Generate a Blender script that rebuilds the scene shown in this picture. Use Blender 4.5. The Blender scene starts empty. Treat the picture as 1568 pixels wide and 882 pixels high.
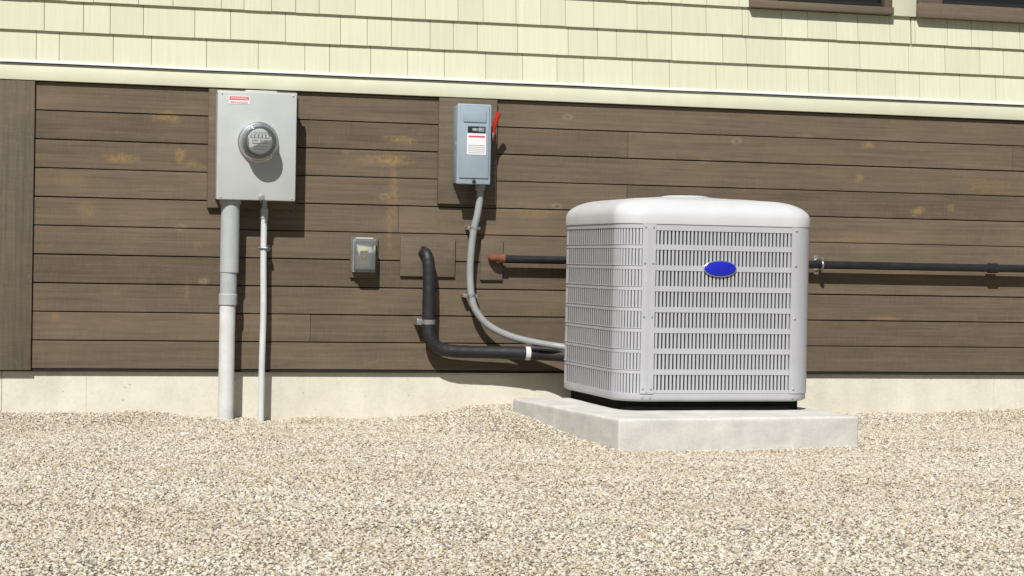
import bpy, bmesh, math, random
from mathutils import Vector, Matrix, noise
random.seed(7)
scn=bpy.context.scene
COL=bpy.context.collection
# ------------------------------------------------------------------ materials
def mat_new(name):
    m=bpy.data.materials.new(name); m.use_nodes=True
    nt=m.node_tree; b=nt.nodes['Principled BSDF']
    return m,nt,b
def N(nt,t,**k):
    n=nt.nodes.new(t)
    for a,v in k.items(): setattr(n,a,v)
    return n
def setin(nt,sock,v):
    if isinstance(v,bpy.types.NodeSocket): nt.links.new(v,sock)
    else: sock.default_value=v
def math_(nt,op,a,b=None,c=None,clamp=False):
    n=N(nt,'ShaderNodeMath',operation=op,use_clamp=clamp)
    setin(nt,n.inputs[0],a)
    if b is not None: setin(nt,n.inputs[1],b)
    if c is not None: setin(nt,n.inputs[2],c)
    return n.outputs[0]
def mix(nt,fac,a,b,mode='MIX'):
    n=N(nt,'ShaderNodeMix',data_type='RGBA',blend_type=mode)
    setin(nt,n.inputs[0],fac)
    for i,v in((6,a),(7,b)):
        if isinstance(v,tuple) and len(v)==3: v=(*v,1)
        setin(nt,n.inputs[i],v)
    return n.outputs[2]
def coord(nt,scale=(1,1,1)):
    tc=N(nt,'ShaderNodeTexCoord'); mp=N(nt,'ShaderNodeMapping')
    nt.links.new(tc.outputs['Object'],mp.inputs[0]); mp.inputs['Scale'].default_value=scale
    return mp.outputs[0]
def noise_(nt,scale,detail=4,rough=.55,vec=None,dist=0):
    n=N(nt,'ShaderNodeTexNoise'); n.inputs['Scale'].default_value=scale
    n.inputs['Detail'].default_value=detail; n.inputs['Roughness'].default_value=rough
    n.inputs['Distortion'].default_value=dist
    if vec is None: vec=coord(nt)
    nt.links.new(vec,n.inputs['Vector']); return n.outputs[0]
def rng(nt,v,a,b,c=0,d=1):
    n=N(nt,'ShaderNodeMapRange'); n.clamp=True
    setin(nt,n.inputs[0],v)
    for i,x in zip((1,2,3,4),(a,b,c,d)): n.inputs[i].default_value=x
    return n.outputs[0]
def bump(nt,b,h,strength=.3,dist=.002):
    n=N(nt,'ShaderNodeBump'); n.inputs['Strength'].default_value=strength; n.inputs['Distance'].default_value=dist
    nt.links.new(h,n.inputs['Height']); nt.links.new(n.outputs[0],b.inputs['Normal'])
def paint(name,col,rough=.45,metal=0,var=.06,dirt=0.0,bs=.0,spec=.5):
    m,nt,b=mat_new(name)
    f=noise_(nt,9,5)
    lo=tuple(c*(1-var*2) for c in col); hi=tuple(min(1,c*(1+var)) for c in col)
    c=mix(nt,rng(nt,f,.3,.7),lo,hi)
    if dirt:
        d=noise_(nt,60,6,.7)
        c=mix(nt,rng(nt,d,.55,.8,0,dirt),c,tuple(x*.45 for x in col))
    nt.links.new(c,b.inputs['Base Color'])
    r=noise_(nt,30,3); nt.links.new(rng(nt,r,.2,.8,max(.05,rough-.08),rough+.08),b.inputs['Roughness'])
    b.inputs['Metallic'].default_value=metal
    b.inputs['Specular IOR Level'].default_value=spec
    if bs: bump(nt,b,noise_(nt,220,3),bs,.001)
    return m
M={}
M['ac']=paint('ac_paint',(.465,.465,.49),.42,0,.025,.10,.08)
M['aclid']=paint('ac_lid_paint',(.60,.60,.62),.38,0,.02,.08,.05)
M['coil']=paint('coil_dark',(.045,.045,.047),.6)
M['groove']=paint('groove_grey',(.085,.085,.09),.6)
M['gapshade']=paint('gap_shade_dark',(.006,.006,.006),.9,0,.05,0,0,.1)  # matte near-black, colour stands in for the shade beneath the condenser
M['logo']=paint('logo_blue',(.012,.018,.45),.3,0,.03)
M['chrome']=paint('bright_metal',(.62,.62,.63),.28,.9,.05)
M['galv']=paint('galvanised',(.42,.43,.44),.45,.6,.1)
M['meterbox']=paint('meter_box_paint',(.47,.49,.475),.45,0,.03,.15,.06)
M['disc']=paint('disconnect_paint',(.30,.365,.42),.4,0,.04,.12,.05)
M['red']=paint('red_plastic',(.55,.03,.015),.4)
M['redlab']=paint('red_label',(.6,.10,.12),.5)
M['black']=paint('black_plastic',(.018,.018,.02),.4)
M['white']=paint('white_label',(.78,.76,.76),.55,0,.03)
M['ink']=paint('ink_grey',(.22,.22,.23),.6)
M['pvc']=paint('pvc_grey',(.42,.44,.44),.5,0,.05,.2)
M['pvcw']=paint('pvc_weathered',(.64,.65,.63),.55,0,.07,.4)
M['pvct']=paint('pvc_thin',(.62,.64,.63),.5,0,.05,.3)
M['flex']=paint('flex_grey',(.30,.31,.31),.5,0,.06,.2)
M['foam']=paint('foam_black',(.018,.018,.020),.55,0,.15,.2,.5)
M['pipe']=paint('black_iron',(.020,.021,.024),.34,0,.2,.2,.1)
M['rust']=paint('rust',(.25,.085,.042),.85,0,.35,.9,.5)
M['cream']=paint('cream_plastic',(.62,.50,.28),.5)
def glassy(name,t=.75,tint=(.9,.95,.95)):
    m,nt,b=mat_new(name)
    tr=N(nt,'ShaderNodeBsdfTransparent'); tr.inputs[0].default_value=(*tint,1)
    b.inputs['Base Color'].default_value=(.6,.63,.63,1); b.inputs['Roughness'].default_value=.06
    f=N(nt,'ShaderNodeFresnel'); f.inputs[0].default_value=1.5
    mx=N(nt,'ShaderNodeMixShader'); fac=math_(nt,'ADD',f.outputs[0],1-t,clamp=True)
    nt.links.new(fac,mx.inputs[0]); nt.links.new(tr.outputs[0],mx.inputs[1]); nt.links.new(b.outputs[0],mx.inputs[2])
    nt.links.new(mx.outputs[0],nt.nodes['Material Output'].inputs[0]); return m
M['glass']=glassy('meter_glass',.90,(.8,.82,.82))
M['clear']=glassy('clear_plastic',.86,(.94,.95,.92))
def winglass():
    m,nt,b=mat_new('window_glass'); b.inputs['Base Color'].default_value=(.012,.013,.014,1)
    b.inputs['Roughness'].default_value=.05; return m
M['winglass']=winglass()

# siding (stained rough-sawn boards)
KN=[(.757,1.40,.07,.03,.8),(.55,1.20,.09,.025,.9),(.815,1.215,.025,.05,.8),(.87,1.185,.06,.02,.7),(1.80,1.235,.13,.030,1.0),
    (1.87,1.33,.10,.02,.8),(1.83,1.08,.022,.16,.6),(1.81,.95,.016,.2,.55),(4.29,1.385,.04,.022,.9),(4.24,1.215,.03,.030,.8),(4.57,1.055,.045,.025,.9),
    (4.75,1.08,.03,.02,.6),(2.54,1.0,.13,.03,.5),(4.40,.50,.10,.015,.6),(.40,.96,.05,.05,.35),(3.4,1.28,.04,.02,.6),(1.2,.48,.1,.03,.3),(.86,.60,.015,.06,.4),
    (3.95,1.42,.05,.02,.45),(4.95,1.2,.15,.05,.35),(4.2,.9,.2,.03,.3),(2.3,.9,.1,.03,.3),(.3,1.1,.15,.03,.3),(.26,.47,.03,.03,.4),(.9,.81,.03,.02,.5)]
def siding(name,base=(.136,.104,.071),knots=True,vert=False):
    m,nt,b=mat_new(name)
    sc=(40,40,1.2) if vert else (1.2,40,40)
    g=noise_(nt,1.6,6,.65,coord(nt,sc),.4)
    g2=noise_(nt,1,5,.6,coord(nt,(2.2,6,6)))
    c=mix(nt,rng(nt,g,.25,.75),tuple(x*.64 for x in base),tuple(x*1.24 for x in base))
    c=mix(nt,rng(nt,g2,.45,.75,0,.5),c,(.205,.155,.103))
    geo=N(nt,'ShaderNodeNewGeometry')
    hv=N(nt,'ShaderNodeHueSaturation'); nt.links.new(c,hv.inputs['Color'])
    nt.links.new(rng(nt,geo.outputs['Random Per Island'],0,1,.84,1.13),hv.inputs['Value']); c=hv.outputs[0]
    sm=noise_(nt,1,3,.7,coord(nt,(260,8,9) if not vert else (9,8,260)))
    c=mix(nt,rng(nt,sm,.5,.85,0,.5),c,(.215,.175,.127))
    sp0=noise_(nt,1,6,.8,coord(nt,(14,14,60) if not vert else (60,14,14)))
    c=mix(nt,rng(nt,sp0,.57,.75,0,.55),c,(.26,.205,.14))
    c=mix(nt,rng(nt,sp0,.25,.43,.55,0),c,(.058,.041,.027))
    if knots:
        tc=N(nt,'ShaderNodeTexCoord'); sp=N(nt,'ShaderNodeSeparateXYZ'); nt.links.new(tc.outputs['Object'],sp.inputs[0])
        wn=noise_(nt,14,4,.7,coord(nt,(1,1,2.2)),.6); wob=math_(nt,'MULTIPLY_ADD',wn,2.6,-1.3)
        tot=None
        for (x,z,rx,rz,a) in KN:
            dx=math_(nt,'MULTIPLY',math_(nt,'SUBTRACT',sp.outputs[0],x),1/rx)
            dz=math_(nt,'MULTIPLY',math_(nt,'SUBTRACT',sp.outputs[2],z),1/rz)
            r=math_(nt,'SQRT',math_(nt,'ADD',math_(nt,'MULTIPLY',dx,dx),math_(nt,'MULTIPLY',dz,dz)))
            r=math_(nt,'ADD',r,wob)
            v=rng(nt,r,.25,1.1,a,0)
            tot=v if tot is None else math_(nt,'MAXIMUM',tot,v)
        fine=noise_(nt,60,5,.75); tot=math_(nt,'MULTIPLY',tot,rng(nt,fine,.36,.62,.05,1))
        c=mix(nt,math_(nt,'MULTIPLY',tot,.9),c,(.34,.215,.09))
        vo=N(nt,'ShaderNodeTexVoronoi'); vo.inputs['Scale'].default_value=2.6; vo.inputs['Randomness'].default_value=1
        nt.links.new(coord(nt,(1,.01,1.7)),vo.inputs['Vector'])
        k=math_(nt,'ADD',vo.outputs['Distance'],math_(nt,'MULTIPLY',wn,.05))
        ring=math_(nt,'MULTIPLY',rng(nt,k,.045,.07,0,1),rng(nt,k,.075,.12,1,0))
        c=mix(nt,math_(nt,'MULTIPLY',ring,rng(nt,fine,.35,.6,.1,.6)),c,(.29,.225,.145))
        c=mix(nt,rng(nt,k,.03,.045,.5,0),c,(.06,.042,.028))
    nt.links.new(c,b.inputs['Base Color']); b.inputs['Roughness'].default_value=.8; b.inputs['Specular IOR Level'].default_value=.2
    h=math_(nt,'ADD',g,math_(nt,'MULTIPLY',sm,.6)); bump(nt,b,h,.5,.002)
    return m
M['siding']=siding('stained_siding'); M['trimbrown']=siding('stained_trim',(.150,.118,.085),False)
M['corner']=siding('stained_corner',(.132,.108,.08),False,True)
M['gap']=paint('dark_gap',(.012,.010,.008),.9)
def shingle():
    m,nt,b=mat_new('cream_shingle')
    g=noise_(nt,1.4,5,.6,coord(nt,(60,20,1.6)))
    c=mix(nt,rng(nt,g,.25,.75),(.585,.59,.435),(.665,.67,.51))
    geo=N(nt,'ShaderNodeNewGeometry'); hv=N(nt,'ShaderNodeHueSaturation'); nt.links.new(c,hv.inputs['Color'])
    nt.links.new(rng(nt,geo.outputs['Random Per Island'],0,1,.94,1.03),hv.inputs['Value'])
    c=mix(nt,rng(nt,noise_(nt,1.3,4),.5,.8,0,.12),hv.outputs[0],(.5,.5,.36))
    nt.links.new(c,b.inputs['Base Color']); b.inputs['Roughness'].default_value=.7; b.inputs['Specular IOR Level'].default_value=.25
    bump(nt,b,g,.3,.002); return m
M['shingle']=shingle()
M['creamtrim']=paint('cream_trim',(.635,.64,.485),.6,0,.03,.08,.1)
M['flash']=paint('white_flashing',(.70,.70,.69),.4,0,.04,.1)
def concrete(name,a,bc,sc=5,stain=.35):
    m,nt,b=mat_new(name)
    n1=noise_(nt,sc,6,.6); n2=noise_(nt,70,6,.7); n3=noise_(nt,2.2,5,.6,coord(nt,(3,3,.8)))
    c=mix(nt,rng(nt,n1,.3,.7),a,bc)
    c=mix(nt,rng(nt,n2,.5,.8,0,.35),c,tuple(x*.6 for x in a))
    c=mix(nt,rng(nt,n3,.50,.70,0,stain),c,tuple(x*.66 for x in bc))
    pv=N(nt,'ShaderNodeTexVoronoi'); pv.inputs['Scale'].default_value=22; nt.links.new(coord(nt),pv.inputs['Vector'])
    pits=rng(nt,pv.outputs['Distance'],.06,.11,1,0)
    pits=math_(nt,'MULTIPLY',pits,rng(nt,noise_(nt,6,2),.5,.6))
    c=mix(nt,math_(nt,'MULTIPLY',pits,.6),c,tuple(x*.35 for x in a))
    nt.links.new(c,b.inputs['Base Color']); b.inputs['Roughness'].default_value=.9; b.inputs['Specular IOR Level'].default_value=.15
    h=math_(nt,'SUBTRACT',math_(nt,'ADD',n2,n1),pits); bump(nt,b,h,.4,.004); return m
M['found']=concrete('foundation_concrete',(.64,.60,.50),(.74,.70,.60))
M['slab']=concrete('slab_concrete',(.52,.515,.48),(.70,.68,.63),7,.45)
def groundmat():
    m,nt,b=mat_new('gravel_bed')
    v=N(nt,'ShaderNodeTexVoronoi'); v.inputs['Scale'].default_value=95; nt.links.new(coord(nt),v.inputs['Vector'])
    sp=N(nt,'ShaderNodeSeparateColor'); nt.links.new(v.outputs['Color'],sp.inputs[0])
    c=mix(nt,sp.outputs[0],(.24,.19,.12),(.56,.49,.37))
    c=mix(nt,rng(nt,v.outputs['Distance'],.35,.75,0,.7),c,(.10,.08,.05))
    tc=N(nt,'ShaderNodeTexCoord'); s2=N(nt,'ShaderNodeSeparateXYZ'); nt.links.new(tc.outputs['Object'],s2.inputs[0])
    edge=noise_(nt,1.5,4); yy=math_(nt,'MULTIPLY_ADD',edge,1.0,s2.outputs[1])
    added_lawn=rng(nt,yy,-7.4,-7.3,1,0)  # unseen dark green ground behind the camera, added to cut bounce light
    gn=noise_(nt,40,6,.8); gc=mix(nt,rng(nt,gn,.3,.7),(.025,.045,.012),(.075,.105,.03))
    c=mix(nt,added_lawn,c,gc)
    nt.links.new(c,b.inputs['Base Color']); b.inputs['Roughness'].default_value=.95
    bump(nt,b,math_(nt,'SUBTRACT',1.0,v.outputs['Distance']),.9,.008); return m
M['ground']=groundmat()
def stonemat():
    m,nt,b=mat_new('gravel_stone')
    oi=N(nt,'ShaderNodeObjectInfo')
    cr=N(nt,'ShaderNodeValToRGB'); nt.links.new(oi.outputs['Random'],cr.inputs[0]); e=cr.color_ramp; e.interpolation='LINEAR'
    cols=[(0,(.80,.77,.69)),(.18,(.66,.61,.50)),(.36,(.52,.44,.31)),(.50,(.72,.69,.61)),(.62,(.40,.31,.195)),(.72,(.36,.34,.30)),(.82,(.62,.55,.42)),(.91,(.17,.145,.115)),(1,(.76,.74,.69))]
    while len(e.elements)<len(cols): e.elements.new(.5)
    for el,(p,c) in zip(e.elements,cols): el.position=p; el.color=(*c,1)
    n=noise_(nt,3,2)
    c=mix(nt,rng(nt,n,.4,.7,0,.25),cr.outputs[0],(.48,.41,.30))
    geo=N(nt,'ShaderNodeNewGeometry'); pn=noise_(nt,1.1,3,.6,geo.outputs['Position'])
    c=mix(nt,rng(nt,pn,.40,.65,0,.3),c,(.44,.36,.25))
    nt.links.new(c,b.inputs['Base Color']); b.inputs['Roughness'].default_value=.85; b.inputs['Specular IOR Level'].default_value=.2
    return m
M['stone']=stonemat()
M['roof']=paint('roof_shingle',(.07,.065,.06),.9,0,.2,.3,.4)

# ------------------------------------------------------------------ mesh helpers
def link(name,me,parent,mat,smooth=False,angle=35):
    if isinstance(mat,str): mat=M[mat]
    me.materials.append(mat)
    ob=bpy.data.objects.new(name,me); COL.objects.link(ob)
    if parent: ob.parent=parent
    if smooth:
        for p in me.polygons: p.use_smooth=True
        try: me.set_sharp_from_angle(angle=math.radians(angle))
        except Exception: pass
    return ob
def empty(name,loc=(0,0,0),rz=0):
    e=bpy.data.objects.new(name,None); COL.objects.link(e); e.location=loc; e.rotation_euler=(0,0,rz); e.empty_display_size=.1; return e
def bmbox(bm,x0,x1,y0,y1,z0,z1,bev=0,seg=2):
    r=bmesh.ops.create_cube(bm,size=1,matrix=Matrix.Translation(((x0+x1)/2,(y0+y1)/2,(z0+z1)/2))@Matrix.Diagonal((x1-x0,y1-y0,z1-z0,1)))
    if bev:
        es=list({e for v in r['verts'] for e in v.link_edges})
        bmesh.ops.bevel(bm,geom=es,offset=bev,segments=seg,affect='EDGES',profile=.5)
def box(name,parent,x0,x1,y0,y1,z0,z1,mat,bev=.003,seg=2):
    bm=bmesh.new(); bmbox(bm,min(x0,x1),max(x0,x1),min(y0,y1),max(y0,y1),z0,z1,bev,seg)
    me=bpy.data.meshes.new(name); bm.to_mesh(me); bm.free(); return link(name,me,parent,mat,bev>0)
def boxes(name,parent,lst,mat,bev=.0):
    bm=bmesh.new()
    for b in lst: bmbox(bm,*b,bev,1)
    me=bpy.data.meshes.new(name); bm.to_mesh(me); bm.free(); return link(name,me,parent,mat,False)
def lathe(name,parent,c,axis,prof,mat,seg=40):
    a=Vector(axis).normalized(); q=Vector((0,0,1)).rotation_difference(a)
    bm=bmesh.new(); rings=[]
    for d,r in prof:
        if r<=1e-6: rings.append([bm.verts.new(Vector(c)+q@Vector((0,0,d)))])
        else: rings.append([bm.verts.new(Vector(c)+q@Vector((r*math.cos(t*2*math.pi/seg),r*math.sin(t*2*math.pi/seg),d))) for t in range(seg)])
    for A,B in zip(rings,rings[1:]):
        for i in range(seg):
            j=(i+1)%seg
            if len(A)==1 and len(B)==1: continue
            if len(A)==1: bm.faces.new((A[0],B[j],B[i]))
            elif len(B)==1: bm.faces.new((A[i],A[j],B[0]))
            else: bm.faces.new((A[i],A[j],B[j],B[i]))
    if len(rings[0])>1: bm.faces.new(list(reversed(rings[0])))
    if len(rings[-1])>1: bm.faces.new(rings[-1])
    bmesh.ops.recalc_face_normals(bm,faces=bm.faces)
    me=bpy.data.meshes.new(name); bm.to_mesh(me); bm.free(); return link(name,me,parent,mat,True)
def cyl(name,parent,p0,p1,r,mat,seg=36,ch=.001):
    p0=Vector(p0);p1=Vector(p1);L=(p1-p0).length
    return lathe(name,parent,p0,p1-p0,[(0,r-ch),(ch,r),(L-ch,r),(L,r-ch)],mat,seg)
def catmull(P,n=12):
    P=[Vector(p) for p in P]; Q=[P[0]*2-P[1]]+P+[P[-1]*2-P[-2]]; out=[]
    for i in range(1,len(Q)-2):
        a,b,c,d=Q[i-1:i+3]
        for k in range(n):
            t=k/n; out.append(.5*((2*b)+(c-a)*t+(2*a-5*b+4*c-d)*t*t+(-a+3*b-3*c+d)*t*t*t))
    out.append(P[-1]); return out
def tube(name,parent,P,r,mat,seg=20,n=12,smooth=True,rf=None):
    pts=catmull(P,n) if smooth else [Vector(p) for p in P]
    bm=bmesh.new(); rings=[]; up=None
    for i,p in enumerate(pts):
        t=(pts[min(i+1,len(pts)-1)]-pts[max(i-1,0)]).normalized()
        if up is None:
            up=t.orthogonal().normalized()
        up=(up-t*up.dot(t)).normalized(); s=t.cross(up)
        rr=r if rf is None else rf(i/(len(pts)-1))
        rings.append([bm.verts.new(p+up*rr*math.cos(a*2*math.pi/seg)+s*rr*math.sin(a*2*math.pi/seg)) for a in range(seg)])
    for A,B in zip(rings,rings[1:]):
        for i in range(seg): bm.faces.new((A[i],A[(i+1)%seg],B[(i+1)%seg],B[i]))
    bm.faces.new(rings[0]); bm.faces.new(rings[-1])
    bmesh.ops.recalc_face_normals(bm,faces=bm.faces)
    me=bpy.data.meshes.new(name); bm.to_mesh(me); bm.free(); return link(name,me,parent,mat,True,50)
def text(name,parent,s,loc,size,mat,rot=(math.pi/2,0,0)):
    cu=bpy.data.curves.new(name,'FONT'); cu.body=s; cu.size=size; cu.extrude=.0003; cu.align_x='CENTER'; cu.align_y='CENTER'
    ob=bpy.data.objects.new(name,cu); COL.objects.link(ob); ob.location=loc; ob.rotation_euler=rot; ob.parent=parent; cu.materials.append(M[mat]); return ob

# ------------------------------------------------------------------ house
H=empty('house')
XR=9.6
Z0,Z1=.228,1.54
box('wall_core',H,.012,XR,.03,6.9,-.5,3.7,'gap',0)
box('foundation',H,.012+.02,XR-.02,.022,.2,-.6,Z0+.03,'found',0)
box('foundation_side',H,.018,.03,.023,6.9,-.6,Z0+.03,'found',0)
boxes('foundation_form_seams',H,[(x,x+.004,.0205,.023,-.1,Z0) for x in(.405,5.03,7.5)],'slab')
bl=[]; bh=(Z1-Z0)/10
joints={0:[3.9],1:[1.44,5.9],2:[6.29],3:[3.1],4:[3.0,6.2],5:[1.855,5.2],6:[3.0],7:[6.5],8:[3.0,5.1],9:[5.9]}
for i in range(10):
    z0=Z0+i*bh; xs=[.160]+sorted(joints[i])+[XR-.0]
    for a,b in zip(xs,xs[1:]):
        j=random.uniform(-.001,.001)
        bl.append((a+.0006,b-.0006,0.0+random.uniform(-.001,.0012),.0299,z0+.0022,z0+bh-.0022+j))
bm=bmesh.new()
for b in bl: bmbox(bm,*b,.0018,1)
me=bpy.data.meshes.new('siding_boards'); bm.to_mesh(me); bm.free(); link('siding_boards',me,H,'siding')
box('siding_bottom_strip',H,.0,XR,.002,.0299,Z0-.012,Z0-.001,'gap',0)  # near-black strip below the lowest boards
box('corner_board',H,.0,.158,-.016,.0115,Z0-.006,Z1,'corner',.003)
box('corner_board_side',H,-.012,.0095,.014,.17,Z0-.006,Z1,'corner',.003)
box('side_siding',H,-.0,.0118,.172,6.9,Z0,Z1,'trimbrown',0)
box('water_table_band',H,-.010,XR,-.020,.0295,Z1+.002,1.617,'creamtrim',.003)
box('band_side',H,-.006,.0115,.031,6.9,Z1,1.617,'creamtrim',0)
bm=bmesh.new(); n=80; pr=None
for i in range(n+1):
    x=-.014+(XR+.014)*i/n; w=.0022*noise.noise(Vector((x*1.7,3,0)))
    r=[bm.verts.new((x,.0,1.640+w)),bm.verts.new((x,-.030,1.628+w)),bm.verts.new((x,-.032,1.6200+w))]
    if pr:
        for k in range(2): bm.faces.new((pr[k],r[k],r[k+1],pr[k+1]))
    pr=r
me=bpy.data.meshes.new('drip_flashing'); bm.to_mesh(me); bm.free(); link('drip_flashing',me,H,'flash')
wins=[(3.614,4.525,2.046),(4.5,6.1,2.043)]
bm=bmesh.new(); ex=.1405
def sh(bm,x0,x1,z0,z1,dz):
    yb=-.017; yt=-.003
    zz=z0+dz
    v=[bm.verts.new(p) for p in[(x0,yb,zz),(x1,yb,zz),(x1,yt,z1),(x0,yt,z1),(x0,.03,zz),(x1,.03,zz),(x1,.03,z1),(x0,.03,z1)]]
    for f in((0,1,2,3),(4,7,6,5),(0,4,5,1),(1,5,6,2),(3,2,6,7),(0,3,7,4)): bm.faces.new([v[k] for k in f])
row=0; z=1.629
while z<3.6:
    x=-.008
    while x<XR:
        w=random.choice([.11,.13,.16,.19,.22,.17,.25])*random.uniform(.9,1.1)
        x1=min(x+w,XR)
        segs=[(x,x1,z+ex+.004)]
        for (a,b,zb) in wins:
            new=[]
            for (p,q,t) in segs:
                if z+ex<=zb or z>3.35 or q<=a or p>=b: new.append((p,q,t)); continue
                if z<zb-.02:
                    if p<a: new.append((p,a,t))
                    if q>b: new.append((b,q,t))
                    new.append((max(p,a),min(q,b),zb)); continue
                if p<a: new.append((p,a,t))
                if q>b: new.append((b,q,t))
            segs=new
        for (p,q,t) in segs:
            if q-p>.012 and t-z>.012: sh(bm,p+.0012,q-.0012,z,t,random.uniform(-.0010,.0010))
        x=x1
    z+=ex; row+=1
me=bpy.data.meshes.new('wall_shingles'); bm.to_mesh(me); bm.free(); link('wall_shingles',me,H,'shingle')
box('side_shingles',H,-.006,.0118,.031,6.9,1.64,3.7,'shingle',0)
def window(x0,x1,ox0,ox1,zb,zs,ztop=3.35):
    box('window_sill',H,x0,x1,-.050,.03,zb,zs-.012,'trimbrown',.003)
    box('window_frame_left',H,x0+.002,ox0,-.034,.03,zs-.011,ztop,'trimbrown',.003)
    box('window_frame_right',H,ox1,x1-.002,-.034,.03,zs-.011,ztop,'trimbrown',.003)
    box('window_frame_head',H,x0,x1,-.036,.03,ztop+.001,ztop+.1,'trimbrown',.003)
    box('window_sash',H,ox0+.001,ox1-.001,.0,.03,zs-.011,zs+.012,'gap',.002)
    box('window_glass',H,ox0+.001,ox1-.001,.018,.0297,zs+.0125,ztop,'winglass',0)
window(3.614,4.388,3.760,4.345,2.048,2.097)
window(4.527,6.1,4.665,5.95,2.043,2.130)
box('window_mullion_board',H,4.390,4.525,-.022,.03,2.047,3.45,'creamtrim',.003)
bm=bmesh.new()
v=[bm.verts.new(p) for p in[(-.5,-.45,3.72),(XR+.5,-.45,3.72),(XR+.5,3.45,5.7),(-.5,3.45,5.7),(-.5,7.4,3.72),(XR+.5,7.4,3.72)]]
bm.faces.new((v[0],v[1],v[2],v[3])); bm.faces.new((v[3],v[2],v[5],v[4])); bm.faces.new((v[0],v[3],v[4])); bm.faces.new((v[1],v[5],v[2])); bm.faces.new((v[0],v[4],v[5],v[1]))
me=bpy.data.meshes.new('roof'); bm.to_mesh(me); bm.free(); link('roof',me,H,'roof')
box('mounting_block_meter',H,.943,1.352,-.030,-.002,.982,1.535,'trimbrown',.003)
box('mounting_block_disconnect',H,2.040,2.326,-.026,-.002,1.030,1.537,'trimbrown',.003)
box('mounting_block_outlet',H,1.622,1.754,-.018,-.002,.668,.862,'trimbrown',.003)
box('mounting_block_pipe',H,1.864,2.133,-.016,-.002,.678,.866,'trimbrown',.003)
box('mounting_block_gas',H,2.259,2.370,-.016,-.002,.666,.864,'trimbrown',.003)

# ------------------------------------------------------------------ meter box
E=empty('electric_meter_box',(0,0,0))
box('box_body',E,.976,1.331,-.135,-.0305,1.022,1.512,'meterbox',.004)
box('box_cover',E,.971,1.336,-.150,-.1355,1.018,1.516,'meterbox',.005,3)
box('cover_lip',E,.969,1.338,-.138,-.124,1.507,1.520,'meterbox',.002)
box('top_hub',E,1.10,1.25,-.118,-.05,1.5125,1.529,'meterbox',.006,3)
box('label_white',E,1.020,1.116,-.1514,-.1502,1.459,1.497,'white',0)
box('label_red_band',E,1.024,1.112,-.1524,-.1516,1.478,1.494,'redlab',0)
boxes('label_print',E,[(1.028,1.108,-.1522,-.1515,1.463+i*.005,1.4648+i*.005) for i in range(2)],'redlab')
text('label_text',E,'WARNING',(1.068,-.1526,1.4855),.016,'white')
c=(1.158,-.150,1.287)
lathe('meter_collar',E,c,(0,-1,0),[(0,.094),(.006,.094),(.010,.089),(.024,.088),(.030,.085),(.032,.079)],'chrome',56)
lathe('meter_base_disc',E,(1.158,-.182,1.287),(0,-1,0),[(0,.0785),(.002,.0785),(.002,0)],'ink',56)
lathe('meter_core',E,(1.158,-.184,1.287),(0,-1,0),[(0,.058),(.034,.058),(.036,.056),(.036,0)],'white',48)
lathe('meter_rim_black',E,(1.158,-.184,1.287),(0,-1,0),[(0,.068),(.02,.068),(.02,.0585)],'black',48)
boxes('meter_face_print',E,[(1.115,1.201,-.2212,-.2205,1.302,1.318),(1.128,1.188,-.2212,-.2205,1.262,1.265),(1.122,1.194,-.2212,-.2205,1.276,1.279),
   (1.135,1.181,-.2212,-.2205,1.250,1.253),(1.128,1.188,-.2212,-.2205,1.325,1.327)],'black')
boxes('meter_dials',E,[(1.119+i*.017,1.131+i*.017,-.2218,-.2213,1.304,1.316) for i in range(5)],'white')
text('meter_text',E,'kWh  CL200',(1.158,-.2213,1.290),.014,'black')
lathe('meter_glass',E,(1.158,-.180,1.287),(0,-1,0),[(0,.0775),(.01,.0765),(.062,.0735),(.074,.068),(.080,.056),(.082,.03),(.082,0)],'glass',56)
box('cover_hasp',E,1.165,1.190,-.158,-.1505,1.020,1.045,'galv',.002)
box('hasp_seal',E,1.172,1.184,-.162,-.150,.995,1.022,'black',.003)
for k,(x,z) in enumerate([(.99,1.03),(1.318,1.03),(.99,1.505),(1.318,1.505)]):
    lathe('cover_screw_%d'%k,E,(x,-.150,z),(0,-1,0),[(0,.004),(.002,.004),(.003,.002)],'galv',12)

P=empty('electrical_conduit')
xc=1.040; y=-.082
cyl('sleeve_upper',P,(xc+.004,y,.683),(xc+.004,y,1.021),.0435,'pvc')
cyl('slip_pipe',P,(xc+.001,y,.58),(xc+.001,y,.684),.0385,'pvc')
cyl('coupling',P,(xc,y,.53),(xc,y,.585),.0425,'pvc',36,.004)
cyl('pipe_lower',P,(xc-.002,y,-.2),(xc-.001,y,.531),.0365,'pvcw')
cyl('locknut',P,(xc+.004,y,1.0),(xc+.004,y,1.019),.050,'pvc',8)
P=empty('ground_wire_conduit')
tube('pipe',P,[(1.205,-.07,-.2),(1.204,-.07,.2),(1.207,-.07,.5),(1.203,-.07,.75),(1.203,-.07,.96)],.0148,'pvct')
cyl('fitting',P,(1.203,-.07,.935),(1.203,-.07,.985),.0185,'pvc',24,.002)
cyl('fitting_nut',P,(1.203,-.07,.985),(1.203,-.07,1.0215),.014,'galv',8)
tube('clip',P,[(1.186,-.055,.80),(1.190,-.082,.80),(1.204,-.087,.80),(1.218,-.082,.80),(1.222,-.02,.80)],.006,'galv',8)
box('clip_foot',P,1.218,1.240,-.006,.0,.785,.815,'galv',.002)
lathe('clip_screw',P,(1.236,-.004,.80),(0,-1,0),[(0,.008),(.006,.008),(.008,.003)],'galv',12)

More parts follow.
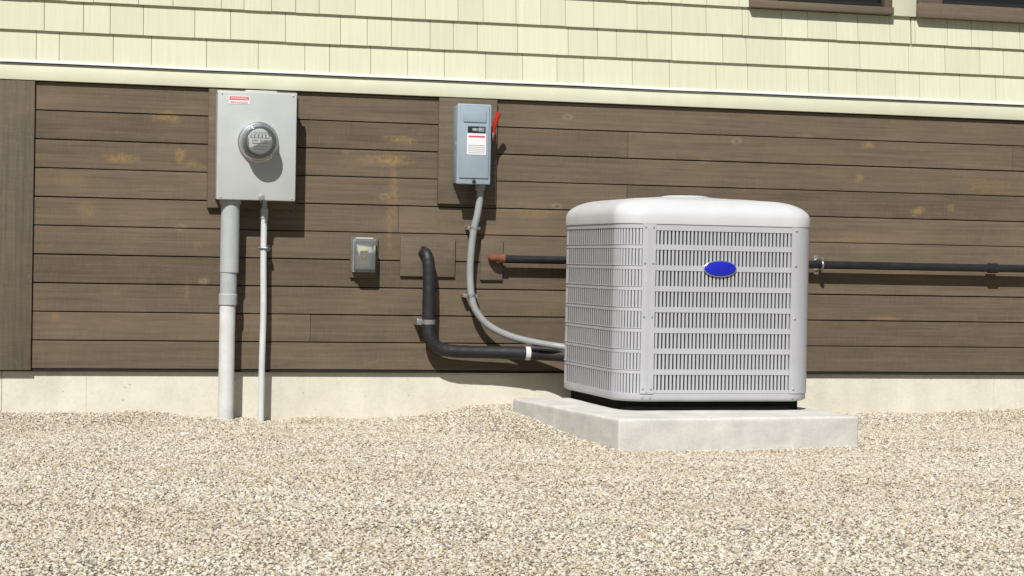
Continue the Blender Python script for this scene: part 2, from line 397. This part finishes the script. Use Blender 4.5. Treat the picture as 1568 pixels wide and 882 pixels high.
# ------------------------------------------------------------------ disconnect
D=empty('electrical_disconnect_box')
box('body',D,2.107,2.262,-.135,-.0265,1.127,1.498,'disc',.005)
box('cover',D,2.101,2.267,-.150,-.1355,1.121,1.503,'disc',.006,3)
box('cover_panel',D,2.113,2.255,-.156,-.1505,1.150,1.492,'disc',.0035,3)
box('panel_emboss',D,2.128,2.240,-.1600,-.1562,1.415,1.470,'disc',.003,3)
box('switch_label',D,2.150,2.236,-.1575,-.1562,1.366,1.396,'black',0)
boxes('switch_label_print',D,[(2.176,2.196,-.1582,-.1576,1.374,1.388),(2.203,2.230,-.1582,-.1576,1.371,1.391)],'ink')
box('label',D,2.147,2.240,-.1575,-.1562,1.262,1.362,'white',0)
boxes('label_print',D,[(2.153,2.234,-.1582,-.1576,1.270+i*.009,1.2718+i*.009) for i in range(5)],'ink')
boxes('label_header',D,[(2.153,2.234,-.1582,-.1576,1.344,1.352)],'redlab')
text('switch_text',D,'ON  OFF',(2.193,-.1584,1.381),.012,'white')
lathe('latch',D,(2.185,-.150,1.135),(0,-1,0),[(0,.009),(.006,.009),(.008,.004)],'black',16)
cyl('handle_pivot',D,(2.262,-.09,1.36),(2.287,-.09,1.36),.024,'galv',20)
tube('handle_lever',D,[(2.284,-.092,1.335),(2.288,-.10,1.38),(2.294,-.118,1.42),(2.303,-.13,1.455),(2.306,-.133,1.466)],.0115,'red',12)
box('handle_guard',D,2.268,2.282,-.115,-.065,1.325,1.375,'black',.003)
cyl('hub',D,(2.234,-.08,1.095),(2.234,-.08,1.127),.024,'flex',20,.002)
lathe('knockout',D,(2.107,-.085,1.31),(-1,0,0),[(0,.016),(.001,.016),(.0015,.012)],'disc',20)

F=empty('flexible_conduit')
tube('conduit',F,[(2.234,-.08,1.10),(2.233,-.08,1.05),(2.222,-.08,.975),(2.209,-.07,.905),(2.199,-.065,.80),(2.196,-.065,.70),(2.204,-.07,.59),(2.228,-.078,.515),(2.29,-.085,.448),(2.40,-.095,.397),(2.53,-.11,.368),(2.66,-.15,.350),(2.80,-.30,.34)],.0170,'flex')
for k,(x,z) in enumerate([(2.211,.915),(2.203,.590)]):
    cyl('clamp_%d'%k,F,(x+ (.0015),-.068,z-.008),(x,-.068,z+.008),.0205,'chrome',24)
    box('clamp_foot_%d'%k,F,x-.036 if k else x-.030,x-.016,-.060,-.001,z-.008,z+.008,'chrome',.001)
    box('clamp_foot_b_%d'%k,F,x+.016,x+.034,-.055,-.001,z-.008,z+.008,'chrome',.001)

# ------------------------------------------------------------------ outlet
O=empty('weatherproof_outlet_cover')
x0,x1,z0,z1=1.628,1.736,.695,.852
box('base_frame',O,x0,x1,-.040,-.0185,z0,z1,'galv',.004)
box('receptacle',O,x0+.034,x1-.034,-.052,-.0405,z0+.038,z1-.040,'cream',.004)
box('receptacle_plate',O,x0+.018,x1-.018,-.0435,-.0405,z0+.02,z1-.02,'pvcw',.002)
boxes('outlet_slots',O,[(1.674,1.677,-.0528,-.0515,.752,.764),(1.687,1.690,-.0528,-.0515,.752,.764),(1.674,1.677,-.0528,-.0515,.785,.797),(1.687,1.690,-.0528,-.0515,.785,.797)],'ink')
box('clear_cover',O,x0+.003,x1-.003,-.088,-.0440,z0+.004,z1-.003,'clear',.014,4)
boxes('cover_rim',O,[(x0,x0+.007,-.050,-.0402,z0,z1),(x1-.007,x1,-.050,-.0402,z0,z1),(x0+.007,x1-.007,-.050,-.0402,z1-.007,z1),(x0+.007,x1-.007,-.050,-.0402,z0,z0+.010)],'galv')
cyl('hinge',O,(x0+.012,-.052,z1+.002),(x1-.012,-.052,z1+.002),.005,'pvc',12)

# ------------------------------------------------------------------ refrigerant lines
L=empty('insulated_refrigerant_pipe')
tube('insulation',L,[(1.975,.02,.775),(1.976,-.035,.792),(1.981,-.066,.785),(1.988,-.078,.745),(1.992,-.080,.68),(1.993,-.080,.58),(1.993,-.080,.46),(2.000,-.080,.395),(2.030,-.080,.350),(2.090,-.080,.328),(2.20,-.083,.322),(2.33,-.088,.321),(2.47,-.10,.318),(2.60,-.12,.312),(2.78,-.24,.305)],.033,'foam',24,12,True,
     lambda t:(.021+.0095*min(1,t/.25)) + .0006*math.sin(t*40)+.0004*math.sin(t*173))
cyl('tape_ring',L,(2.468,-.10,.318),(2.492,-.102,.3175),.0330,'pvcw',28)
cyl('clamp',L,(1.993,-.080,.452),(1.993,-.080,.474),.0330,'chrome',28)
box('clamp_foot',L,1.938,1.964,-.075,-.0,.448,.478,'chrome',.002)
tube('liquid_line',L,[(2.49,-.13,.345),(2.58,-.15,.340),(2.66,-.17,.325),(2.80,-.30,.30)],.012,'foam',12)
tube('bare_copper',L,[(1.972,-.02,.815),(1.976,-.055,.812),(1.985,-.076,.795)],.010,'foam',12)

# ------------------------------------------------------------------ gas pipe
G_=empty('gas_pipe')
yp=-.060; zp=.772
tube('rusty_elbow',G_,[(2.312,-.012,zp+.003),(2.310,-.045,zp+.003),(2.322,yp,zp+.003),(2.350,yp,zp+.002)],.0185,'rust',20)
cyl('elbow_collar',G_,(2.340,yp,zp+.001),(2.368,yp,zp+.001),.0215,'rust',24,.003)
cyl('pipe_left',G_,(2.36,yp,zp),(3.3,yp,zp),.0165,'pipe')
cyl('pipe_right',G_,(3.3,yp,zp+.001),(9.5,yp,zp-.004),.0190,'pipe')
for k,x in enumerate([4.967,7.0]):
    cyl('coupling_%d'%k,G_,(x-.028,yp,zp-.001),(x+.028,yp,zp-.001),.026,'pipe',24,.003)
tube('bracket',G_,[(4.005,-.005,zp+.022),(4.008,-.05,zp+.026),(4.010,-.085,zp+.012),(4.010,-.085,zp-.015),(4.008,-.055,zp-.028),(4.005,-.005,zp-.032)],.006,'chrome',10)
cyl('bracket_bolt',G_,(4.008,-.086,zp+.028),(4.008,-.02,zp+.028),.007,'chrome',10)
box('bracket_foot',G_,3.996,4.022,-.008,-.0005,zp-.05,zp+.045,'chrome',.002)

# ------------------------------------------------------------------ slab
S=empty('concrete_slab',(2.475,-1.56,0),math.radians(6.5))
bm=bmesh.new()
bmbox(bm,0,1.135,0,1.20,-.15,.121,.010,3)
bmesh.ops.subdivide_edges(bm,edges=[e for e in bm.edges if e.calc_length()>.2],cuts=30,use_grid_fill=True)
for v in bm.verts:
    n_=noise.noise(v.co*9)*.0025+noise.noise(v.co*40)*.0012
    v.co+=Vector((n_,n_,n_*.6))
me=bpy.data.meshes.new('slab_block'); bm.to_mesh(me); bm.free()
ob=link('slab_block',me,S,'slab',True)

# ------------------------------------------------------------------ condenser
A=empty('air_conditioner_condenser',(3.058,-.681,0),math.radians(.8))
h=.456; r=.12; a=h-r; arc=math.pi/2*r; seg=2*a+arc; T=4*seg
def path(s,off=0):
    s=s%T; k=int(s//seg); u=s-k*seg
    if u<2*a: p=Vector((-a+u,-h-off)); n=Vector((0,-1))
    else:
        t=(u-2*a)/r; n=Vector((math.sin(t),-math.cos(t))); p=Vector((a,-a))+n*(r+off)
    c,s_=[(1,0),(0,1),(-1,0),(0,-1)][k]
    rot=lambda v:Vector((v.x*c-v.y*s_,v.x*s_+v.y*c))
    return rot(p),rot(n)
def strip(name,s0,s1,z0,z1,o0,o1,mat,step=.012,bm=None):
    own=bm is None
    if own: bm=bmesh.new()
    n=max(2,int((s1-s0)/step)); pr=None; first=None
    for i in range(n+1):
        s=s0+(s1-s0)*i/n
        p,_=path(s,o0); q,_=path(s,o1)
        cur=[bm.verts.new((p.x,p.y,z0)),bm.verts.new((q.x,q.y,z0)),bm.verts.new((q.x,q.y,z1)),bm.verts.new((p.x,p.y,z1))]
        if first is None: first=cur
        if pr:
            for k in range(4): bm.faces.new((pr[k],cur[k],cur[(k+1)%4],pr[(k+1)%4]))
        pr=cur
    bm.faces.new(first); bm.faces.new(list(reversed(pr)))
    if own:
        bmesh.ops.recalc_face_normals(bm,faces=bm.faces)
        me=bpy.data.meshes.new(name); bm.to_mesh(me); bm.free()
        return link(name,me,A,mat,True,40)
ZB,ZT=.162,.936
def loft(name,rings,mat,capb=True,capt=True,wav=None):
    bm=bmesh.new(); pr=None; n=160; RR=[]
    for (ins,z,rr) in rings:
        hh=h-ins; aa=hh-rr; cur=[]
        for i in range(n):
            side=i//(n//4)
            m_=n//4; k=i%m_
            ns=12
            if k<m_-ns: pt=Vector((-aa+2*aa*k/(m_-ns),-hh))
            else:
                t=(k-(m_-ns))/ns*math.pi/2; pt=Vector((aa+rr*math.sin(t),-aa-rr*math.cos(t)))
            c,s_=[(1,0),(0,1),(-1,0),(0,-1)][side]
            cur.append(bm.verts.new((pt.x*c-pt.y*s_,pt.x*s_+pt.y*c,z)))
        RR.append(cur)
    for A_,B_ in zip(RR,RR[1:]):
        for i in range(n): bm.faces.new((A_[i],A_[(i+1)%n],B_[(i+1)%n],B_[i]))
    if capb: bm.faces.new(list(reversed(RR[0])))
    if capt: bm.faces.new(RR[-1])
    bmesh.ops.recalc_face_normals(bm,faces=bm.faces)
    me=bpy.data.meshes.new(name); bm.to_mesh(me); bm.free(); return link(name,me,A,mat,True,40)
loft('base_pan',[(.012,ZB,.12),(.002,ZB+.006,.12),(-.001,ZB+.012,.12),(-.001,ZB+.036,.12),(.006,ZB+.038,.12)],'ac')
loft('base_gap_shade',[(.030,.1225,.10),(.030,ZB+.001,.10)],'gapshade')  # recessed black block painted as the shadow gap between base pan and slab
loft('coil_core',[(.034,ZB+.03,.10),(.034,ZT,.10)],'coil')
rings=[(.004,ZT-.004,.12),(-.006,ZT-.002,.125),(-.007,ZT+.004,.125),(-.006,ZT+.034,.125)]
for i in range(1,11):
    t=i/10*math.pi/2; rings.append((-.006+.145*(1-math.cos(t)),ZT+.034+.080*math.sin(t),.125))
rings+= [(.155,ZT+.1155,.13),(.16,ZT+.117,.14),(.18,ZT+.1195,.16),(.185,ZT+.111,.16)]
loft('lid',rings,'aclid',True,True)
bm=bmesh.new()
for i in range(8):
    R_=.06+i*.026; zc=ZT+.118+.014*(1-(i/7)**2)
    bmesh.ops.create_cone(bm,cap_ends=False,segments=48,radius1=R_,radius2=R_,depth=.003,matrix=Matrix.Translation((0,0,zc)))
for k in range(12):
    ang=k*math.pi/6
    bmesh.ops.create_cube(bm,size=1,matrix=Matrix.Rotation(ang,4,'Z')@Matrix.Translation((.15,0,ZT+.122))@Matrix.Diagonal((.19,.004,.003,1)))
me=bpy.data.meshes.new('fan_guard'); bm.to_mesh(me); bm.free(); link('fan_guard',me,A,'ac')
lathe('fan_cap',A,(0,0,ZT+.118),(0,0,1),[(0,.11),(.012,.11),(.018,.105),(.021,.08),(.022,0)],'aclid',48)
def bars(name,ss,w,dep,mat,twist=0.0,bw=.7):
    bm=bmesh.new()
    for s in ss:
        p,nn=path(s); t=Vector((-nn.y,nn.x))
        q=[p+t*w/2-nn*twist, p+t*-w/2, p-nn*dep-t*w/2*bw, p-nn*(dep+twist)+t*w/2*bw]
        lo=[bm.verts.new((v.x,v.y,ZB+.03)) for v in q]; hi=[bm.verts.new((v.x,v.y,ZT-.005)) for v in q]
        for k in range(4): bm.faces.new((lo[k],lo[(k+1)%4],hi[(k+1)%4],hi[k]))
    bmesh.ops.recalc_face_normals(bm,faces=bm.faces)
    me=bpy.data.meshes.new(name); bm.to_mesh(me); bm.free(); return link(name,me,A,mat)
def even(s0,s1,p):
    n=int(round((s1-s0)/p)); return [s0+(i+.5)*(s1-s0)/n for i in range(n)]
bars('front_louvre_bars',even(.036,.668,.0178),.0100,.012,'ac')
s_side0=3*seg; s_side1=4*seg-arc
bars('side_louvre_bars',even(s_side0,s_side1,.030),.0200,.0045,'ac',.0,.4)
bars('corner_louvre_bars',even(s_side1,T-.026,.0150),.0100,.0065,'ac',.0)
bars('rear_corner_louvre_bars',even(s_side0-arc,s_side0,.0150),.0100,.0065,'ac',.0)
strip('side_louvre_back',s_side0-arc-.01,T-.026,ZB+.031,ZT-.006,-.0110,-.0055,'groove')
bars('right_louvre_bars',even(.95,1.52,.0178),.0100,.012,'ac')
bm=bmesh.new(); rowh=(ZT-.012-(ZB+.038))/8
for i in range(1,8):
    zc=ZB+.038+i*rowh
    strip('',.034,.670,zc-.0115,zc+.0115,-.013,.0022,'ac',.02,bm)
    strip('',.94,1.53,zc-.0115,zc+.0115,-.013,.0022,'ac',.02,bm)
    strip('',2.46,T-.023,zc-.0075,zc+.0075,-.0100,.0012,'ac',.012,bm)
bmesh.ops.recalc_face_normals(bm,faces=bm.faces)
me=bpy.data.meshes.new('louvre_ribs'); bm.to_mesh(me); bm.free(); link('louvre_ribs',me,A,'ac',True,40)
bm=bmesh.new()
for i in range(1,8):
    zc=ZB+.038+i*rowh
    strip('',2.46,T-.023,zc+.0085,zc+.0105,-.0085,.0034,'ac',.012,bm)
bmesh.ops.recalc_face_normals(bm,faces=bm.faces)
me=bpy.data.meshes.new('louvre_drip_edges'); bm.to_mesh(me); bm.free(); link('louvre_drip_edges',me,A,'ac',True,40)
strip('front_top_rail',.034,.670,ZT-.030,ZT-.003,-.013,.0025,'ac')
strip('front_bottom_rail',.034,.670,ZB+.0365,ZB+.050,-.013,.0025,'ac')
strip('side_top_rail',2.46,T-.023,ZT-.022,ZT-.003,-.0148,.0025,'ac')
strip('right_top_rail',.94,1.53,ZT-.03,ZT-.003,-.013,.0025,'ac')
strip('front_post',-.026,.0335,ZB+.0355,ZT-.0025,-.02,.006,'ac')
strip('front_post_ridge',-.004,.004,ZB+.04,ZT-.02,.0055,.0085,'ac')
strip('corner_panel',.6705,.937,ZB+.0355,ZT-.0025,-.02,.0045,'ac')
strip('rear_panel',1.535,2.455,ZB+.0355,ZT-.0025,-.02,.0045,'ac')
sc=0
for s in(-.014,.022,.690):
    for z in(ZT-.018,ZB+.055,(ZB+ZT)/2-.02,ZB+.6,ZB+.016):
        p,nn=path(s,.004 if z>ZB+.03 else -.001)
        lathe('screw_%d'%sc,A,(p.x,p.y,z),(nn.x,nn.y,0),[(0,.0050),(.003,.0050),(.005,.003),(.005,0)],'galv',12); sc+=1
def oval(name,cx,cz,rx,rz,y0,y1,mat):
    bm=bmesh.new(); n=48; f=[];b=[];g=[]
    for i in range(n):
        t=2*math.pi*i/n
        b.append(bm.verts.new((cx+rx*math.cos(t),y1,cz+rz*math.sin(t)))); f.append(bm.verts.new((cx+rx*math.cos(t),y0+.001,cz+rz*math.sin(t)))); g.append(bm.verts.new((cx+(rx-.0015)*math.cos(t),y0,cz+(rz-.0015)*math.sin(t))))
    for i in range(n):
        j=(i+1)%n; bm.faces.new((b[i],b[j],f[j],f[i])); bm.faces.new((f[i],f[j],g[j],g[i]))
    bm.faces.new(g); bmesh.ops.recalc_face_normals(bm,faces=bm.faces)
    me=bpy.data.meshes.new(name); bm.to_mesh(me); bm.free(); return link(name,me,A,mat,True)
oval('badge_rim',-.004,.744,.077,.0365,-h-.009,-h-.002,'chrome')
oval('badge',-.004,.744,.073,.0325,-h-.011,-h-.0085,'logo')

# ------------------------------------------------------------------ ground
WX=[(-3,.02),(0,.034),(.4,.026),(.65,.035),(.9,.012),(1.05,.004),(1.3,-.012),(1.45,.008),(1.65,.0),(1.9,.002),(2.1,.018),(2.25,.045),(2.45,.055),(3,.04),(3.8,.03),(4.2,.022),(4.6,.02),(4.9,.034),(5.3,.036),(9,.03)]
def wallh(x):
    for (x0_,a_),(x1_,b_) in zip(WX,WX[1:]):
        if x0_<=x<=x1_:
            t=(x-x0_)/(x1_-x0_); t=t*t*(3-2*t); return a_+(b_-a_)*t
    return .02
def gz(x,y):
    z=wallh(x)*math.exp(-((min(y,0)/.38)**2))
    z+=.048*math.exp(-(((x-2.30)/.20)**2)-(((y+.55)/.50)**2))
    z-=.018*math.exp(-(((x-3.0)/.8)**2)-(((y+1.65)/.35)**2))
    z+=.010*noise.noise(Vector((x*1.6,y*1.6,2)))+.006*noise.noise(Vector((x*5,y*5,9)))
    return z
def axis(lo,hi,step,far):
    v=[lo+(hi-lo)*i/int((hi-lo)/step) for i in range(int((hi-lo)/step)+1)]
    d=step*2; a_=[];x=hi
    while x<far: x+=d; d*=1.6; a_.append(x)
    b_=[];x=lo; d=step*2
    while x>-far: x-=d; d*=1.6; b_.append(x)
    return list(reversed(b_))+v+a_
def grid(name,xs,ys,dz=0):
    bm=bmesh.new(); g=[[bm.verts.new((x,y,gz(x,y)*(1 if abs(x)<30 and abs(y)<30 else 0)+dz)) for x in xs] for y in ys]
    for j in range(len(ys)-1):
        for i in range(len(xs)-1): bm.faces.new((g[j][i],g[j][i+1],g[j+1][i+1],g[j+1][i]))
    me=bpy.data.meshes.new(name); bm.to_mesh(me); bm.free(); return me
me=grid('gravel_ground',axis(-1.6,6.6,.06,600),axis(-5.7,.06,.06,600),-.003)
link('gravel_ground',me,None,'ground',True,180)
xs=[-.8+i*.06 for i in range(int(6.9/.06)+1)]; ys=[-5.2+i*.06 for i in range(int(5.22/.06)+1)]
me=grid('gravel',xs,ys,0)
gr=link('gravel',me,None,'stone')
t=bpy.data.node_groups.new('gravel_scatter','GeometryNodeTree')
t.interface.new_socket('Geometry',in_out='INPUT',socket_type='NodeSocketGeometry')
t.interface.new_socket('Geometry',in_out='OUTPUT',socket_type='NodeSocketGeometry')
gi=t.nodes.new('NodeGroupInput'); go=t.nodes.new('NodeGroupOutput'); J=t.nodes.new('GeometryNodeJoinGeometry')
def variant(seed,dens,smin,smax,sq,sub):
    d=t.nodes.new('GeometryNodeDistributePointsOnFaces'); d.inputs['Density'].default_value=dens; d.inputs['Seed'].default_value=seed
    t.links.new(gi.outputs[0],d.inputs['Mesh'])
    ico=t.nodes.new('GeometryNodeMeshIcoSphere'); ico.inputs['Radius'].default_value=1; ico.inputs['Subdivisions'].default_value=sub
    sp=t.nodes.new('GeometryNodeSetPosition'); t.links.new(ico.outputs[0],sp.inputs['Geometry'])
    nz_=t.nodes.new('ShaderNodeTexNoise'); nz_.noise_dimensions='4D'; nz_.inputs['W'].default_value=seed*3.7; nz_.inputs['Scale'].default_value=1.3
    sub_=t.nodes.new('ShaderNodeVectorMath'); sub_.operation='SUBTRACT'; sub_.inputs[1].default_value=(.5,.5,.5)
    t.links.new(nz_.outputs['Color'],sub_.inputs[0])
    mu=t.nodes.new('ShaderNodeVectorMath'); mu.operation='MULTIPLY'; mu.inputs[1].default_value=(1.9,1.9,1.4)
    t.links.new(sub_.outputs[0],mu.inputs[0]); t.links.new(mu.outputs[0],sp.inputs['Offset'])
    tr=t.nodes.new('GeometryNodeTransform'); tr.inputs['Scale'].default_value=sq; t.links.new(sp.outputs[0],tr.inputs['Geometry'])
    sm=t.nodes.new('GeometryNodeSetMaterial'); sm.inputs['Material'].default_value=M['stone']; t.links.new(tr.outputs[0],sm.inputs['Geometry'])
    ip=t.nodes.new('GeometryNodeInstanceOnPoints'); t.links.new(d.outputs['Points'],ip.inputs['Points']); t.links.new(sm.outputs[0],ip.inputs['Instance'])
    rr=t.nodes.new('FunctionNodeRandomValue'); rr.data_type='FLOAT_VECTOR'; rr.inputs[0].default_value=(-.6,-.6,0); rr.inputs[1].default_value=(.6,.6,6.28); rr.inputs['Seed'].default_value=seed+20
    t.links.new(rr.outputs[0],ip.inputs['Rotation'])
    rs=t.nodes.new('FunctionNodeRandomValue'); rs.data_type='FLOAT'; rs.inputs[2].default_value=smin; rs.inputs[3].default_value=smax; rs.inputs['Seed'].default_value=seed+40
    t.links.new(rs.outputs[1],ip.inputs['Scale'])
    t.links.new(ip.outputs[0],J.inputs[0])
variant(1,1900,.0032,.0072,(1,.8,.6),2)
variant(2,2200,.0030,.0066,(1,.7,.55),1)
variant(3,2000,.0032,.0064,(1.1,.9,.6),1)
variant(4,3600,.0022,.0044,(1,.85,.7),1)
variant(5,110,.0072,.0105,(1,.8,.6),2)
t.links.new(J.outputs[0],go.inputs[0])
md=gr.modifiers.new('scatter','NODES'); md.node_group=t

# ------------------------------------------------------------------ light
d=Vector((.47,1,-1.13)).normalized()
sl=bpy.data.lights.new('sun','SUN'); sl.energy=5.0; sl.angle=math.radians(.5); sl.color=(1,.975,.93)
so=bpy.data.objects.new('sun',sl); COL.objects.link(so); so.rotation_euler=d.to_track_quat('-Z','Y').to_euler(); so.location=(-3,-6,8)
w=bpy.data.worlds.new('World'); scn.world=w; w.use_nodes=True; nt=w.node_tree
sky=nt.nodes.new('ShaderNodeTexSky'); sky.sky_type='NISHITA'; sky.sun_disc=False
sky.sun_elevation=math.asin(-d.z); sky.sun_rotation=math.radians(205.2)
bg=nt.nodes['Background']; bg.inputs[1].default_value=.05; nt.links.new(sky.outputs[0],bg.inputs[0])
scn.view_settings.view_transform='Standard'; scn.view_settings.look='None'; scn.view_settings.exposure=0

# ------------------------------------------------------------------ camera
th=math.radians(14.75); rho=math.radians(1.08); pit=math.atan(-41/3000)
Rh=Vector((math.cos(th),-math.sin(th),0)); Fw=Vector((math.sin(th)*math.cos(pit),math.cos(th)*math.cos(pit),math.sin(pit))); Uh=Rh.cross(Fw)
R=math.cos(rho)*Rh+math.sin(rho)*Uh; U=-math.sin(rho)*Rh+math.cos(rho)*Uh
cd=bpy.data.cameras.new('camera'); cd.sensor_width=36; cd.lens=36*3000/1568; cd.clip_end=2000; cd.clip_start=.05
co=bpy.data.objects.new('camera',cd); COL.objects.link(co)
m=Matrix((R,U,-Fw)).transposed().to_4x4(); m.translation=Vector((0,-9.2,.76)); co.matrix_world=m
scn.camera=co
